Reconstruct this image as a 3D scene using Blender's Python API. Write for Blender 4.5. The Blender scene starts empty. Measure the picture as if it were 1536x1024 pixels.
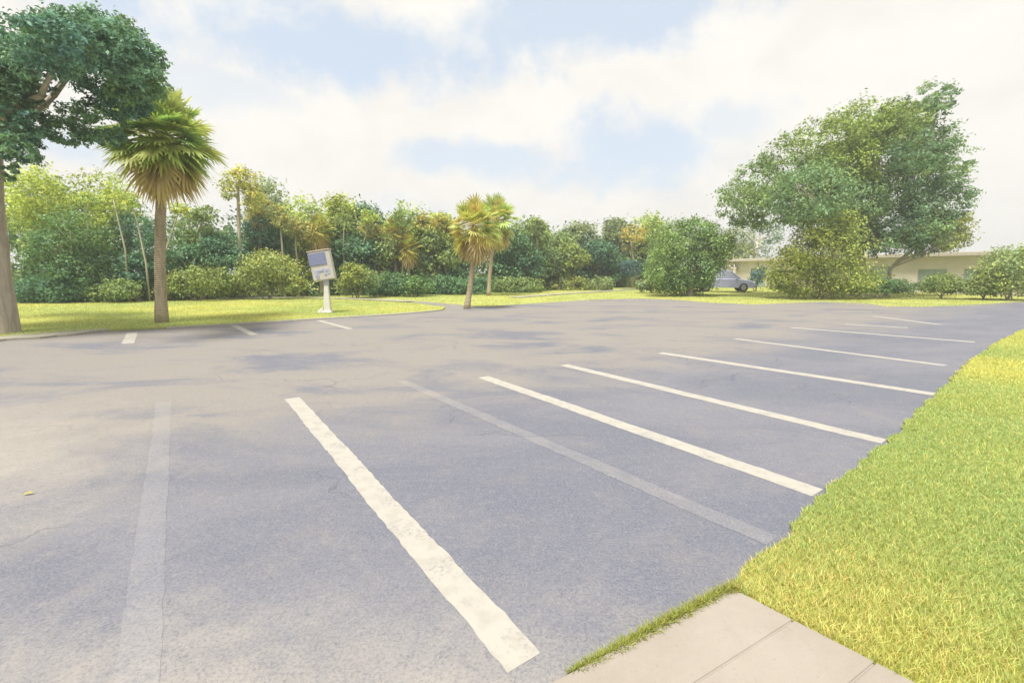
import bpy, math, random
import numpy as np
from mathutils import Vector, Matrix
from mathutils.geometry import tessellate_polygon

S = bpy.context.scene
COL = S.collection
rng = np.random.default_rng(7)
random.seed(7)
R = math.radians
HAZE = 0.0021

# ------------------------------------------------------------------ camera
F, CX, CY, HZ, EYE = 690.0, 768.0, 512.0, 408.0, 1.7
PITCH = math.atan((CY - HZ) / F)
cam = bpy.data.cameras.new('camera')
camo = bpy.data.objects.new('camera', cam)
COL.objects.link(camo)
camo.location = (0, 0, EYE)
camo.rotation_euler = (math.pi / 2 - PITCH, 0, 0)
cam.sensor_width = 36
cam.lens = 36 * F / 1536
cam.clip_start = 0.05
cam.clip_end = 3000
S.camera = camo

def ray(u, v):
    x = (u - CX) / F
    y = -(v - CY) / F
    return Vector((x, math.cos(PITCH) + y * math.sin(PITCH), -math.sin(PITCH) + y * math.cos(PITCH)))

def G(u, v):
    """survey: photo pixel -> point on the ground"""
    d = ray(u, v)
    t = -EYE / d.z
    return Vector((d.x * t, d.y * t, 0))

def P(u, v, depth):
    d = ray(u, v)
    t = depth / d.y
    return Vector((d.x * t, depth, EYE + d.z * t))

# ------------------------------------------------------------------ object helpers
def tag(o, label=None, cat=None, group=None, kind=None):
    if label: o['label'] = label
    if cat: o['category'] = cat
    if group: o['group'] = group
    if kind: o['kind'] = kind
    return o

def empty(name, loc, rz=0.0):
    o = bpy.data.objects.new(name, None)
    o.location = loc
    o.rotation_euler = (0, 0, rz)
    o.empty_display_size = 0.3
    COL.objects.link(o)
    return o

def mesh_np(name, V, faces, tint=None, smooth=False):
    """faces: list of int arrays, each (n,k)"""
    me = bpy.data.meshes.new(name)
    V = np.asarray(V, dtype=np.float32)
    me.vertices.add(len(V))
    me.vertices.foreach_set('co', V.ravel())
    fl = [np.asarray(f, dtype=np.int32) for f in faces if len(f)]
    tot = sum(f.size for f in fl)
    npoly = sum(len(f) for f in fl)
    me.loops.add(tot)
    me.loops.foreach_set('vertex_index', np.concatenate([f.ravel() for f in fl]))
    me.polygons.add(npoly)
    starts, c = [], 0
    for f in fl:
        n, k = f.shape
        starts.append(c + np.arange(n) * k)
        c += n * k
    me.polygons.foreach_set('loop_start', np.concatenate(starts).astype(np.int32))
    if smooth:
        me.polygons.foreach_set('use_smooth', np.ones(npoly, dtype=bool))
    if tint is not None:
        a = me.attributes.new('tint', 'FLOAT_COLOR', 'POINT')
        t = np.ones((len(V), 4), dtype=np.float32)
        t[:, :3] = tint
        a.data.foreach_set('color', t.ravel())
    me.update(calc_edges=True)
    me.validate()
    return me

def link(name, me, mat, parent=None, color=None):
    me.name = name
    o = bpy.data.objects.new(name, me)
    if mat is not None and not me.materials:
        me.materials.append(mat)
    COL.objects.link(o)
    if parent is not None:
        o.parent = parent
    if color is not None:
        o.color = (*color, 1)
    return o

class MB:
    def __init__(self):
        self.v, self.f = [], []
    def add(self, vs, fs):
        n = len(self.v)
        self.v += [tuple(p) for p in vs]
        self.f += [tuple(i + n for i in f) for f in fs]
    def box(self, c, s, m=None):
        x, y, z = s[0] / 2, s[1] / 2, s[2] / 2
        vs = [Vector((a * x, b * y, d * z)) for d in (-1, 1) for b in (-1, 1) for a in (-1, 1)]
        if m is not None: vs = [m @ p for p in vs]
        c = Vector(c)
        self.add([p + c for p in vs], [(0, 2, 3, 1), (4, 5, 7, 6), (0, 1, 5, 4), (2, 6, 7, 3), (0, 4, 6, 2), (1, 3, 7, 5)])
    def tube(self, pts, radii, sides=8, cap=True, wob=0.0):
        pts = [Vector(p) for p in pts]
        n = len(pts)
        base = len(self.v)
        ref = Vector((1, 0.13, 0.07))
        for i, p in enumerate(pts):
            t = (pts[min(i + 1, n - 1)] - pts[max(i - 1, 0)]).normalized()
            a = t.cross(ref)
            if a.length < 0.05: a = t.cross(Vector((0, 1, 0)))
            a.normalize(); b = t.cross(a)
            for k in range(sides):
                th = 2 * math.pi * k / sides
                r = radii[i] * (1 + wob * math.sin(k * 2.4 + i * 1.7) + wob * random.uniform(-1, 1))
                q = p + (a * math.cos(th) + b * math.sin(th)) * r
                self.v.append(tuple(q))
        for i in range(n - 1):
            for k in range(sides):
                k2 = (k + 1) % sides
                self.f.append((base + i * sides + k, base + i * sides + k2, base + (i + 1) * sides + k2, base + (i + 1) * sides + k))
        if cap:
            self.f.append(tuple(base + k for k in reversed(range(sides))))
            self.f.append(tuple(base + (n - 1) * sides + k for k in range(sides)))
    def mesh(self, name, smooth=False):
        me = bpy.data.meshes.new(name)
        me.from_pydata(self.v, [], self.f)
        if smooth:
            me.polygons.foreach_set('use_smooth', [True] * len(me.polygons))
        me.update()
        return me
    def build(self, name, mat, parent=None, smooth=False, bevel=0.0):
        o = link(name, self.mesh(name, smooth), mat, parent)
        if bevel:
            b = o.modifiers.new('bevel', 'BEVEL'); b.width = bevel; b.segments = 3; b.limit_method = 'ANGLE'
        return o

# ------------------------------------------------------------------ materials
class NT:
    def __init__(self, name):
        self.m = bpy.data.materials.new(name)
        self.m.use_nodes = True
        self.t = self.m.node_tree
        self.t.nodes.clear()
        self.out = self.t.nodes.new('ShaderNodeOutputMaterial')
    def n(self, typ, **kw):
        nd = self.t.nodes.new('ShaderNode' + typ)
        for k, v in kw.items():
            if k in nd.inputs: nd.inputs[k].default_value = v
            else: setattr(nd, k, v)
        return nd
    def l(self, a, b): self.t.links.new(a, b)

def ops(t):
    """small node-maths helpers on a node tree"""
    class O: pass
    o = O()
    def put(nd, i, x):
        if isinstance(x, (int, float)): nd.inputs[i].default_value = x
        elif isinstance(x, (tuple, list)): nd.inputs[i].default_value = (*x, 1) if nd.inputs[i].type == 'RGBA' and len(x) == 3 else x
        else: t.links.new(x, nd.inputs[i])
    def math_(op, a, b=0.0, c=None):
        nd = t.nodes.new('ShaderNodeMath'); nd.operation = op
        put(nd, 0, a); put(nd, 1, b)
        if c is not None: put(nd, 2, c)
        return nd.outputs[0]
    def mix(fac, a, b, mode='MIX'):
        nd = t.nodes.new('ShaderNodeMix'); nd.data_type = 'RGBA'; nd.blend_type = mode
        put(nd, 0, fac); put(nd, 6, a); put(nd, 7, b)
        return nd.outputs[2]
    def rng_(x, a, b, c=0.0, d=1.0, smooth=True):
        nd = t.nodes.new('ShaderNodeMapRange')
        if smooth: nd.interpolation_type = 'SMOOTHSTEP'
        put(nd, 0, x); put(nd, 1, a); put(nd, 2, b); put(nd, 3, c); put(nd, 4, d)
        return nd.outputs[0]
    def noise(vec, scale, detail=4, rough=0.55, dist=0.0):
        nd = t.nodes.new('ShaderNodeTexNoise')
        nd.inputs['Scale'].default_value = scale; nd.inputs['Detail'].default_value = detail
        nd.inputs['Roughness'].default_value = rough; nd.inputs['Distortion'].default_value = dist
        if vec is not None: t.links.new(vec, nd.inputs['Vector'])
        return nd.outputs[0]
    def mapping(vec, scale=(1, 1, 1), rot=(0, 0, 0), loc=(0, 0, 0)):
        nd = t.nodes.new('ShaderNodeMapping')
        nd.inputs['Scale'].default_value = scale; nd.inputs['Rotation'].default_value = rot; nd.inputs['Location'].default_value = loc
        t.links.new(vec, nd.inputs[0])
        return nd.outputs[0]
    def dot(vec, d):
        nd = t.nodes.new('ShaderNodeVectorMath'); nd.operation = 'DOT_PRODUCT'
        t.links.new(vec, nd.inputs[0]); nd.inputs[1].default_value = d
        return nd.outputs['Value']
    def pos():
        return t.nodes.new('ShaderNodeNewGeometry').outputs['Position']
    def objc():
        return t.nodes.new('ShaderNodeTexCoord').outputs['Object']
    o.math, o.mix, o.rng, o.noise, o.mapping, o.dot, o.pos, o.objc = math_, mix, rng_, noise, mapping, dot, pos, objc
    return o

def finish(nt, color, rough=0.8, bump=None, bstr=0.3, bdist=0.02, spec=0.3, metal=0.0):
    p = nt.n('BsdfPrincipled')
    o = ops(nt.t)
    if isinstance(color, (tuple, list)): p.inputs['Base Color'].default_value = (*color, 1)
    else: nt.l(color, p.inputs['Base Color'])
    if isinstance(rough, float): p.inputs['Roughness'].default_value = rough
    else: nt.l(rough, p.inputs['Roughness'])
    p.inputs['Specular IOR Level'].default_value = spec
    p.inputs['Metallic'].default_value = metal
    if bump is not None:
        b = nt.n('Bump'); b.inputs['Strength'].default_value = bstr; b.inputs['Distance'].default_value = bdist
        nt.l(bump, b.inputs['Height']); nt.l(b.outputs[0], p.inputs['Normal'])
    nt.l(p.outputs[0], nt.out.inputs[0])
    return nt.m

STALL = Vector((math.cos(R(-54.5)), math.sin(R(-54.5)), 0))     # along a stall line, aisle -> verge
ROW = Vector((-STALL.y, STALL.x, 0))                           # along the row, going away

ASPH_BLUE, ASPH_DARK, ASPH_WARM = (0.150, 0.154, 0.186), (0.112, 0.121, 0.160), (0.222, 0.203, 0.184)

def asphalt_color(nt, o):
    p = o.pos()
    s = o.dot(p, STALL)        # aisle edge about s=-5.7
    warp = o.noise(o.mapping(p, (0.35, 0.6, 1)), 1.0, 5, 0.6, 0.6)
    streak = o.noise(o.mapping(p, (0.30, 0.62, 1), (0, 0, R(-12))), 1.0, 9, 0.68, 0.5)
    mid = o.noise(p, 1.3, 8, 0.72, 0.3)
    fine = o.noise(p, 55.0, 3, 0.7)
    grit = o.noise(p, 120.0, 3, 0.7)
    # traffic-worn drive aisle is browner and paler than the stalls
    aisle = o.rng(o.math('ADD', s, o.math('MULTIPLY', warp, 5.0)), -4.4, -1.3, 1.0, 0.0)
    worn = o.math('MULTIPLY', aisle, o.rng(streak, 0.32, 0.54))
    patches = o.math('MULTIPLY', o.rng(mid, 0.48, 0.74), 0.42)
    worn = o.math('MINIMUM', o.math('ADD', worn, patches), 1.0)
    col = o.mix(o.rng(streak, 0.42, 0.62), ASPH_DARK, ASPH_BLUE)
    col = o.mix(worn, col, ASPH_WARM)
    # added cream fade, coloured like sand, over the open end of the lot
    x = o.dot(p, (1, 0, 0)); y = o.dot(p, (0, 1, 0))
    e = o.math('SQRT', o.math('ADD', o.math('POWER', o.math('MULTIPLY', o.math('ADD', x, 7.0), 0.30), 2.0), o.math('POWER', o.math('MULTIPLY', o.math('ADD', y, -1.3), 0.27), 2.0)))
    e2 = o.math('SQRT', o.math('ADD', o.math('POWER', o.math('MULTIPLY', o.math('ADD', x, 0.9), 0.36), 2.0), o.math('POWER', o.math('MULTIPLY', o.math('ADD', y, -0.3), 0.66), 2.0)))
    ee = o.math('MINIMUM', e, e2)
    sand = o.rng(o.math('ADD', ee, o.math('MULTIPLY', o.math('SUBTRACT', o.noise(p, 1.4, 8, 0.72, 0.3), 0.5), 1.3)), 0.62, 1.5, 1.0, 0.0)
    sand = o.math('MULTIPLY', sand, o.rng(fine, 0.25, 0.62, 0.55, 1.0))
    col = o.mix(o.math('MULTIPLY', sand, 0.88), col, (0.335, 0.308, 0.265))
    # aggregate
    blot = o.noise(p, 16.0, 5, 0.75)
    col = o.mix(o.rng(blot, 0.50, 0.72, 0.0, 0.42), col, (0.245, 0.235, 0.235))
    col = o.mix(o.rng(blot, 0.48, 0.30, 0.0, 0.42), col, (0.085, 0.09, 0.12))
    col = o.mix(o.rng(fine, 0.35, 0.70, 0.0, 0.28), col, (0.32, 0.31, 0.31))
    col = o.mix(o.rng(fine, 0.45, 0.22, 0.0, 0.35), col, (0.09, 0.09, 0.12))
    col = o.mix(o.rng(grit, 0.56, 0.72, 0.0, 0.45), col, (0.36, 0.35, 0.34))
    col = o.mix(o.rng(grit, 0.44, 0.30, 0.0, 0.5), col, (0.05, 0.05, 0.065))
    # hairline cracks
    vo = nt.n('TexVoronoi'); vo.feature = 'DISTANCE_TO_EDGE'; vo.inputs['Scale'].default_value = 0.33
    wv = nt.n('VectorMath'); wv.operation = 'MULTIPLY_ADD'
    no = nt.n('TexNoise'); no.inputs['Scale'].default_value = 1.7; no.inputs['Detail'].default_value = 6
    nt.l(p, no.inputs['Vector'])
    nt.l(no.outputs['Color'], wv.inputs[0]); wv.inputs[1].default_value = (1.1, 1.1, 0); nt.l(p, wv.inputs[2])
    nt.l(wv.outputs[0], vo.inputs['Vector'])
    crack = o.math('MULTIPLY', o.rng(vo.outputs['Distance'], 0.0008, 0.0045, 1.0, 0.0), o.rng(o.noise(p, 0.35, 2), 0.46, 0.56))
    col = o.mix(o.math('MULTIPLY', crack, 0.4), col, (0.07, 0.07, 0.085))
    # old drips and tyre spots in the stalls
    vs = nt.n('TexVoronoi'); vs.inputs['Scale'].default_value = 0.9; nt.l(wv.outputs[0], vs.inputs['Vector'])
    spot = o.rng(vs.outputs['Distance'], 0.04, 0.14, 1.0, 0.0)
    col = o.mix(o.math('MULTIPLY', spot, 0.22), col, (0.10, 0.10, 0.13))
    h = o.math('ADD', o.math('MULTIPLY', fine, 0.5), o.math('MULTIPLY', grit, 0.5))
    h = o.math('SUBTRACT', h, crack)
    return col, h

def mat_asphalt():
    nt = NT('asphalt'); o = ops(nt.t)
    col, h = asphalt_color(nt, o)
    return finish(nt, col, 0.9, h, 0.5, 0.006, 0.25)

def mat_paint(name, cover, col=(0.385, 0.365, 0.325)):
    nt = NT(name); o = ops(nt.t)
    acol, h = asphalt_color(nt, o)
    p = o.pos()
    w = o.math('ADD', o.math('MULTIPLY', o.noise(p, 38.0, 5, 0.75), 0.6), o.math('MULTIPLY', o.noise(p, 4.0, 4, 0.6), 0.4))
    k = o.rng(w, 0.62 - 0.26 * (1 - cover) - 0.10, 0.62 - 0.26 * (1 - cover) + 0.05, cover, cover * 0.38)
    pc = o.mix(o.rng(o.noise(p, 9.0, 4), 0.4, 0.7), col, tuple(c * 0.88 for c in col))
    return finish(nt, o.mix(k, acol, pc), 0.75, h, 0.4, 0.004, 0.3)

def mat_concrete(name, a, b, scale=1.0):
    nt = NT(name); o = ops(nt.t)
    p = o.pos()
    c = o.mix(o.rng(o.noise(p, 1.3 * scale, 6, 0.65, 0.4), 0.35, 0.68), a, b)
    f = o.noise(p, 60 * scale, 3, 0.7)
    c = o.mix(o.rng(f, 0.58, 0.75, 0, 0.4), c, tuple(x * 0.6 for x in a))
    c = o.mix(o.rng(o.noise(p, 5 * scale, 5, 0.7), 0.58, 0.75, 0, 0.35), c, tuple(x * 0.7 for x in a))
    return finish(nt, c, 0.9, f, 0.4, 0.004, 0.2)

def mat_lawn():
    nt = NT('lawn'); o = ops(nt.t)
    p = o.pos()
    n1 = o.noise(p, 0.5, 5, 0.6, 0.4); n2 = o.noise(p, 3.0, 5, 0.65); n3 = o.noise(p, 70.0, 3, 0.7)
    c = o.mix(o.rng(n1, 0.36, 0.64), (0.33, 0.36, 0.095), (0.44, 0.45, 0.15))
    c = o.mix(o.rng(n2, 0.55, 0.75, 0, 0.55), c, (0.34, 0.29, 0.10))
    c = o.mix(o.rng(n3, 0.48, 0.30, 0, 0.4), c, (0.20, 0.25, 0.05))
    c = o.mix(o.rng(n3, 0.55, 0.72, 0, 0.5), c, (0.38, 0.38, 0.12))
    return finish(nt, c, 0.95, n3, 0.7, 0.03, 0.1)

def mat_leaf(name, trans=0.27, rough=0.55):
    nt = NT(name); o = ops(nt.t)
    at = nt.n('Attribute'); at.attribute_name = 'tint'
    oi = nt.n('ObjectInfo')
    c = o.mix(1.0, oi.outputs['Color'], at.outputs['Color'], 'MULTIPLY')
    d = nt.n('BsdfPrincipled'); nt.l(c, d.inputs['Base Color']); d.inputs['Roughness'].default_value = rough
    d.inputs['Specular IOR Level'].default_value = 0.25
    tr = nt.n('BsdfTranslucent')
    nt.l(o.mix(1.0, c, (1.15, 1.15, 0.75), 'MULTIPLY'), tr.inputs['Color'])
    mx = nt.n('MixShader'); mx.inputs[0].default_value = trans
    nt.l(d.outputs[0], mx.inputs[1]); nt.l(tr.outputs[0], mx.inputs[2])
    nt.l(mx.outputs[0], nt.out.inputs[0])
    return nt.m

def mat_bark(name, a, b, ring=0.0):
    nt = NT(name); o = ops(nt.t)
    p = o.objc()
    n = o.noise(o.mapping(p, (9, 9, 1.6)), 1.0, 6, 0.65, 0.5)
    n2 = o.noise(p, 1.2, 4)
    c = o.mix(o.rng(n, 0.35, 0.65), a, b)
    c = o.mix(o.rng(n2, 0.5, 0.7, 0, 0.4), c, tuple(x * 1.25 for x in b))
    h = n
    if ring:
        w = nt.n('TexWave'); w.bands_direction = 'Z'; w.inputs['Scale'].default_value = ring; w.inputs['Distortion'].default_value = 3.0
        w.inputs['Detail'].default_value = 3
        nt.l(p, w.inputs['Vector'])
        c = o.mix(o.rng(w.outputs['Fac'], 0.25, 0.0, 0, 0.45), c, tuple(x * 0.55 for x in a))
        h = o.math('ADD', o.math('MULTIPLY', n, 0.6), w.outputs['Fac'])
    return finish(nt, c, 0.9, h, 0.7, 0.03, 0.15)

def mat_plain(name, col, rough=0.5, var=0.12, scale=6.0, metal=0.0, spec=0.4):
    nt = NT(name); o = ops(nt.t)
    n = o.noise(o.objc(), scale, 5, 0.65)
    c = o.mix(o.rng(n, 0.4, 0.7), col, tuple(x * (1 - var) for x in col))
    return finish(nt, c, rough, n, 0.05, 0.01, spec, metal)

M_ASPH = mat_asphalt()
M_PAINT = mat_paint('line_paint', 0.97)
M_PAINT2 = mat_paint('line_paint_worn', 0.93)
M_FADED = mat_paint('line_paint_faded', 0.36)
M_FADED2 = mat_paint('line_paint_ghost', 0.30, (0.34, 0.335, 0.35))
M_LAWN = mat_lawn()
M_WALK = mat_concrete('walk_concrete', (0.285, 0.252, 0.218), (0.325, 0.293, 0.256))
M_KERB = mat_concrete('kerb_concrete', (0.30, 0.285, 0.245), (0.36, 0.345, 0.30))
M_SAND = mat_concrete('sand', (0.31, 0.29, 0.23), (0.37, 0.345, 0.28), 2.0)
M_LEAF = mat_leaf('leaf')
M_FROND = mat_leaf('frond', 0.3, 0.5)
M_GRASS = mat_leaf('grass_blade', 0.4, 0.6)
M_BARK = mat_bark('oak_bark', (0.33, 0.28, 0.22), (0.46, 0.41, 0.33))
M_PALMBARK = mat_bark('palm_bark', (0.34, 0.28, 0.19), (0.47, 0.40, 0.28), 5.0)
M_SLIMBARK = mat_bark('slim_bark', (0.33, 0.30, 0.22), (0.44, 0.41, 0.31))
M_PALEBARK = mat_bark('pale_bark', (0.55, 0.52, 0.44), (0.66, 0.63, 0.55))
M_STUCCO = mat_concrete('stucco', (0.64, 0.585, 0.51), (0.70, 0.645, 0.57), 0.7)
M_FASCIA = mat_plain('fascia_paint', (0.58, 0.52, 0.45), 0.6)
M_ROOF = mat_plain('roof_membrane', (0.55, 0.53, 0.50), 0.9)
M_FRAME = mat_plain('window_frame', (0.45, 0.47, 0.45), 0.5)
M_GLASS = mat_plain('window_glass', (0.36, 0.45, 0.41), 0.12, 0.2, 2.0, 0.0, 0.6)
M_TEAL = mat_plain('door_paint', (0.25, 0.36, 0.34), 0.5)
M_CAB = mat_plain('kiosk_cream', (0.50, 0.48, 0.44), 0.45)
M_POST = mat_plain('kiosk_post', (0.62, 0.61, 0.56), 0.5)
M_POSTCAP = mat_plain('kiosk_collar', (0.36, 0.39, 0.48), 0.45)
M_SCREEN = mat_plain('kiosk_screen', (0.20, 0.22, 0.36), 0.25, 0.15, 9.0)
M_MARK = mat_plain('kiosk_mark', (0.36, 0.39, 0.54), 0.5)
M_CAR = mat_plain('car_paint', (0.37, 0.38, 0.56), 0.3, 0.05, 2.0, 0.0, 0.5)
M_CARGLASS = mat_plain('car_glass', (0.26, 0.28, 0.34), 0.08, 0.1, 1.0, 0.0, 0.6)
M_RUBBER = mat_plain('rubber', (0.03, 0.03, 0.035), 0.8)
M_RIM = mat_plain('rim_metal', (0.45, 0.45, 0.47), 0.35, 0.1, 6.0, 0.8)
M_LAMP = mat_plain('lamp_lens', (0.75, 0.75, 0.72), 0.15)
M_TAIL = mat_plain('tail_lens', (0.35, 0.05, 0.05), 0.2)

# ------------------------------------------------------------------ flat sheets
def sheet(name, pts, z, mat, kind='structure', skirt=0.0):
    ps = [Vector((p[0], p[1], z)) for p in pts]
    tris = tessellate_polygon([ps])
    m = MB()
    m.add(ps, [])
    # consistent upward normals
    for a, b, c in tris:
        n = (ps[b] - ps[a]).cross(ps[c] - ps[a])
        m.f.append((a, b, c) if n.z > 0 else (a, c, b))
    if skirt:
        k = len(ps)
        m.v += [(p.x, p.y, z - skirt) for p in ps]
        area = sum(ps[i].x * ps[(i + 1) % k].y - ps[(i + 1) % k].x * ps[i].y for i in range(k))
        for i in range(k):
            j = (i + 1) % k
            m.f.append((i, k + i, k + j, j) if area > 0 else (i, j, k + j, k + i))
    o = m.build(name, mat)
    return tag(o, kind=kind)

def rough_edge(pts, amp, step=0.25, seed=1):
    """resample a polyline with small irregularities, like a grass edge"""
    r = random.Random(seed)
    out = []
    for a, b in zip(pts[:-1], pts[1:]):
        L = (b - a).length
        n = max(1, int(L / step))
        t = (b - a).normalized(); nn = Vector((-t.y, t.x, 0))
        for i in range(n):
            out.append(a + (b - a) * (i / n) + nn * r.uniform(-amp, amp))
    out.append(pts[-1])
    return out

# lot edges, surveyed from the photo
edge_near = [G(*p) for p in ((560, 1230), (760, 1075), (870, 1003), (1000, 928), (1095, 880), (1112, 862), (1160, 814), (1230, 742), (1330, 662), (1400, 594), (1442, 552), (1490, 516), (1560, 482), (1660, 452))]
edge_far = [G(*p) for p in ((1660, 446), (1540, 452), (1460, 457), (1385, 460), (1330, 459), (1300, 455), (1230, 452.5), (1170, 455), (1130, 456.5), (1070, 454), (1010, 449), (960, 447.5), (880, 449.5), (800, 455), (735, 459), (700, 459))]
edge_pass = [G(*p) for p in ((690, 456.5), (640, 452.5), (585, 450.5), (560, 451))]
edge_isl = [G(*p) for p in ((575, 453), (620, 456), (668, 462), (664, 465.5), (640, 468), (590, 472), (480, 478.5), (350, 487), (250, 492.5), (170, 496), (110, 500), (0, 508), (-150, 520), (-420, 545))]
edge_isl = edge_isl[:4] + rough_edge(edge_isl[4:], 0.03, 0.3, 3)
en = rough_edge(edge_near, 0.025, 0.2, 5)
lot = [p + STALL * .35 for p in en] + rough_edge(edge_far, 0.06, 0.8, 8) + edge_pass + edge_isl + [Vector((-15, 3, 0)), Vector((-15, -6, 0)), Vector((-3, -6, 0))]

m = MB()
NS, Rr = 48, 400
m.add([(0, 60, -0.03)] + [(Rr * math.cos(2 * math.pi * k / NS), 60 + Rr * math.sin(2 * math.pi * k / NS), -0.03) for k in range(NS)], [(0, 1 + k, 1 + (k + 1) % NS) for k in range(NS)])
tag(m.build('ground', M_LAWN), kind='structure')
tag(sheet('parking_lot', lot, 0.0, M_ASPH), 'pale blue grey worn asphalt lot', 'parking lot')

# near verge: a gently uneven lawn along the end of the stalls
W0 = G(1097, 889)
W1 = G(1290, 990)
walk_dir = (W1 - W0).normalized()
verge_edge = [p for p in edge_near[4:]]
verge = [W0] + rough_edge([p + Vector((0.02, -0.01, 0)) for p in verge_edge[1:]], .04, .12, 6) + [G(1900, 440), Vector((60, 8, 0)), Vector((40, -25, 0)), W0 + walk_dir * 25]

def pip(px, py, poly):
    inside = np.zeros(len(px), dtype=bool)
    n = len(poly)
    for i in range(n):
        x1, y1 = poly[i][0], poly[i][1]; x2, y2 = poly[(i + 1) % n][0], poly[(i + 1) % n][1]
        if y1 == y2: continue
        c = ((y1 > py) != (y2 > py)) & (px < (x2 - x1) * (py - y1) / (y2 - y1) + x1)
        inside ^= c
    return inside

tag(sheet('verge_lawn', verge, 0.025, M_LAWN, skirt=0.06), kind='structure')
# island lawn between lot and path (left), lawn behind
island = edge_isl + [Vector((-40, 9, 0)), Vector((-45, 22, 0)), G(-100, 458), G(200, 454), G(430, 449.5), G(500, 450)]
tag(sheet('island_lawn', island, 0.05, M_LAWN, skirt=0.09), kind='structure')

# sandy strip and low kerb on the island side
sandp = [G(*p) for p in ((-40, 512), (20, 505), (70, 500), (100, 497.5), (140, 495.5), (165, 496), (130, 500.5), (100, 504), (60, 508), (10, 511), (-30, 516))]
tag(sheet('sand_strip', rough_edge(sandp + [sandp[0]], 0.05, 0.15, 4)[:-1], 0.056, M_SAND, skirt=0.06), kind='structure')
kb = MB()
kp = [G(*p) for p in ((660, 466.4), (640, 468.6), (590, 472.8), (480, 479.4), (350, 488), (250, 493.6))]
prof = [(0, -0.06), (0.01, 0.045), (0.03, 0.06), (0.11, 0.06), (0.12, -0.06)]
kv = []
for i, p in enumerate(kp):
    t = (kp[min(i + 1, len(kp) - 1)] - kp[max(i - 1, 0)]).normalized(); nn = Vector((t.y, -t.x, 0))
    if nn.y < 0: nn = -nn
    kv.append([p + nn * a + Vector((0, 0, z)) for a, z in prof])
for i in range(len(kp) - 1):
    for k in range(len(prof) - 1):
        kb.add([kv[i][k], kv[i + 1][k], kv[i + 1][k + 1], kv[i][k + 1]], [(0, 1, 2, 3)])
tag(kb.build('kerb', M_KERB), kind='structure')

# footpaths beyond
def ribbon(name, pts, w, z, mat, ww=None):
    m = MB(); L, Rg = [], []
    for i, p in enumerate(pts):
        t = (pts[min(i + 1, len(pts) - 1)] - pts[max(i - 1, 0)]).normalized(); nn = Vector((-t.y, t.x, 0))
        L.append(p + nn * w / 2 + Vector((0, 0, z))); Rg.append(p - nn * w / 2 + Vector((0, 0, z)))
    n = len(pts)
    m.add(L + Rg, [(i, n + i, n + i + 1, i + 1) for i in range(n - 1)])
    o = m.build(name, mat)
    return tag(o, kind='structure')
ribbon('path', [G(615, 453.2), G(560, 450), G(500, 448), G(430, 447), G(300, 448)], 0.85, 0.055, M_KERB)
ribbon('path', [G(770, 446), G(830, 441.5), G(900, 437), G(965, 433), G(1010, 431)], 1.0, 0.015, M_KERB)

# concrete walk in the near corner, cast in bays
wd2 = (G(870, 1003) - G(1095, 885)).normalized()
slab = MB()
for i in range(12):
    s0 = [0, 0.30, 0.62][i] if i < 3 else 0.62 + (i - 2) * 1.2
    s1 = [0.30, 0.62, 1.82][i] if i < 3 else s0 + 1.2
    s0 += 0.004; s1 -= 0.004
    for j in range(4):
        a, b = -0.0 + j * 1.5 + 0.004, (j + 1) * 1.5 - 0.004
        c = [W0 + walk_dir * s0 + wd2 * a, W0 + walk_dir * s1 + wd2 * a, W0 + walk_dir * s1 + wd2 * b, W0 + walk_dir * s0 + wd2 * b]
        top = [p + Vector((0, 0, 0.035)) for p in c]; bot = [p + Vector((0, 0, -0.05)) for p in c]
        slab.add(top + bot, [(0, 3, 2, 1), (0, 1, 5, 4), (1, 2, 6, 5), (2, 3, 7, 6), (3, 0, 4, 7)])
jb = [W0 + walk_dir * .02 + wd2 * .02, W0 + walk_dir * 12 + wd2 * .02, W0 + walk_dir * 12 + wd2 * 5.9, W0 + walk_dir * .02 + wd2 * 5.9]
tag(sheet('walkway_bed', jb, .029, M_WALK), kind='structure')
tag(slab.build('walkway', M_WALK, bevel=0.006), kind='structure')

# ------------------------------------------------------------------ stall lines
LINES = [
 ((246, 603), (200, 1090), 0.16, 'ghost', 'ghost of an old parking line at the dark left end of the near row'),
 ((438, 597), (786, 994), 0.185, 'paint', 'boldest and brightest white parking line, crossing the foreground'),
 ((602, 571), (1158, 811), 0.165, 'faded', 'faded grey parking line just right of the boldest foreground line'),
 ((725, 565), (1226, 739), 0.20, 'paint', 'white parking line that ends at the verge, first right of the faded grey line'),
 ((846, 547), (1326, 662), 0.20, 'paint', 'white parking line second right of the faded grey line'),
 ((990, 529), (1402, 591), 0.22, 'paint', 'white parking line third right of the faded grey line'),
 ((1103, 508), (1418, 548), 0.20, 'worn', 'white parking line fourth right of the faded grey line, longer than the thin fifth'),
 ((1185, 491), (1462, 513), 0.22, 'worn', 'thin white parking line fifth right of the faded grey line'),
 ((1268, 486), (1362, 491.5), 0.20, 'worn', 'short parking line between two longer ones at the far end of the row'),
 ((1310, 474), (1412, 487), 0.22, 'worn', 'farthest parking line of the row, nearest the shrubs before the building'),
 ((198, 499), (192, 515), 0.24, 'paint', 'short stubby white line by the island, nearest the tall palm'),
 ((350, 487.5), (381, 502), 0.20, 'paint', 'short white line by the island between the tall palm and the pay sign'),
 ((478, 480.5), (526, 493.5), 0.18, 'worn', 'short white line running out from the kerb at the foot of the pay sign'),
 ((672, 468), (800, 463), 0.16, 'faded', 'faint pale line across the lot near the tip of the grass island'),
 ((860, 465.5), (965, 464), 0.13, 'faded', 'faint pale streak of a line in the middle of the far lot'),
]
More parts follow.
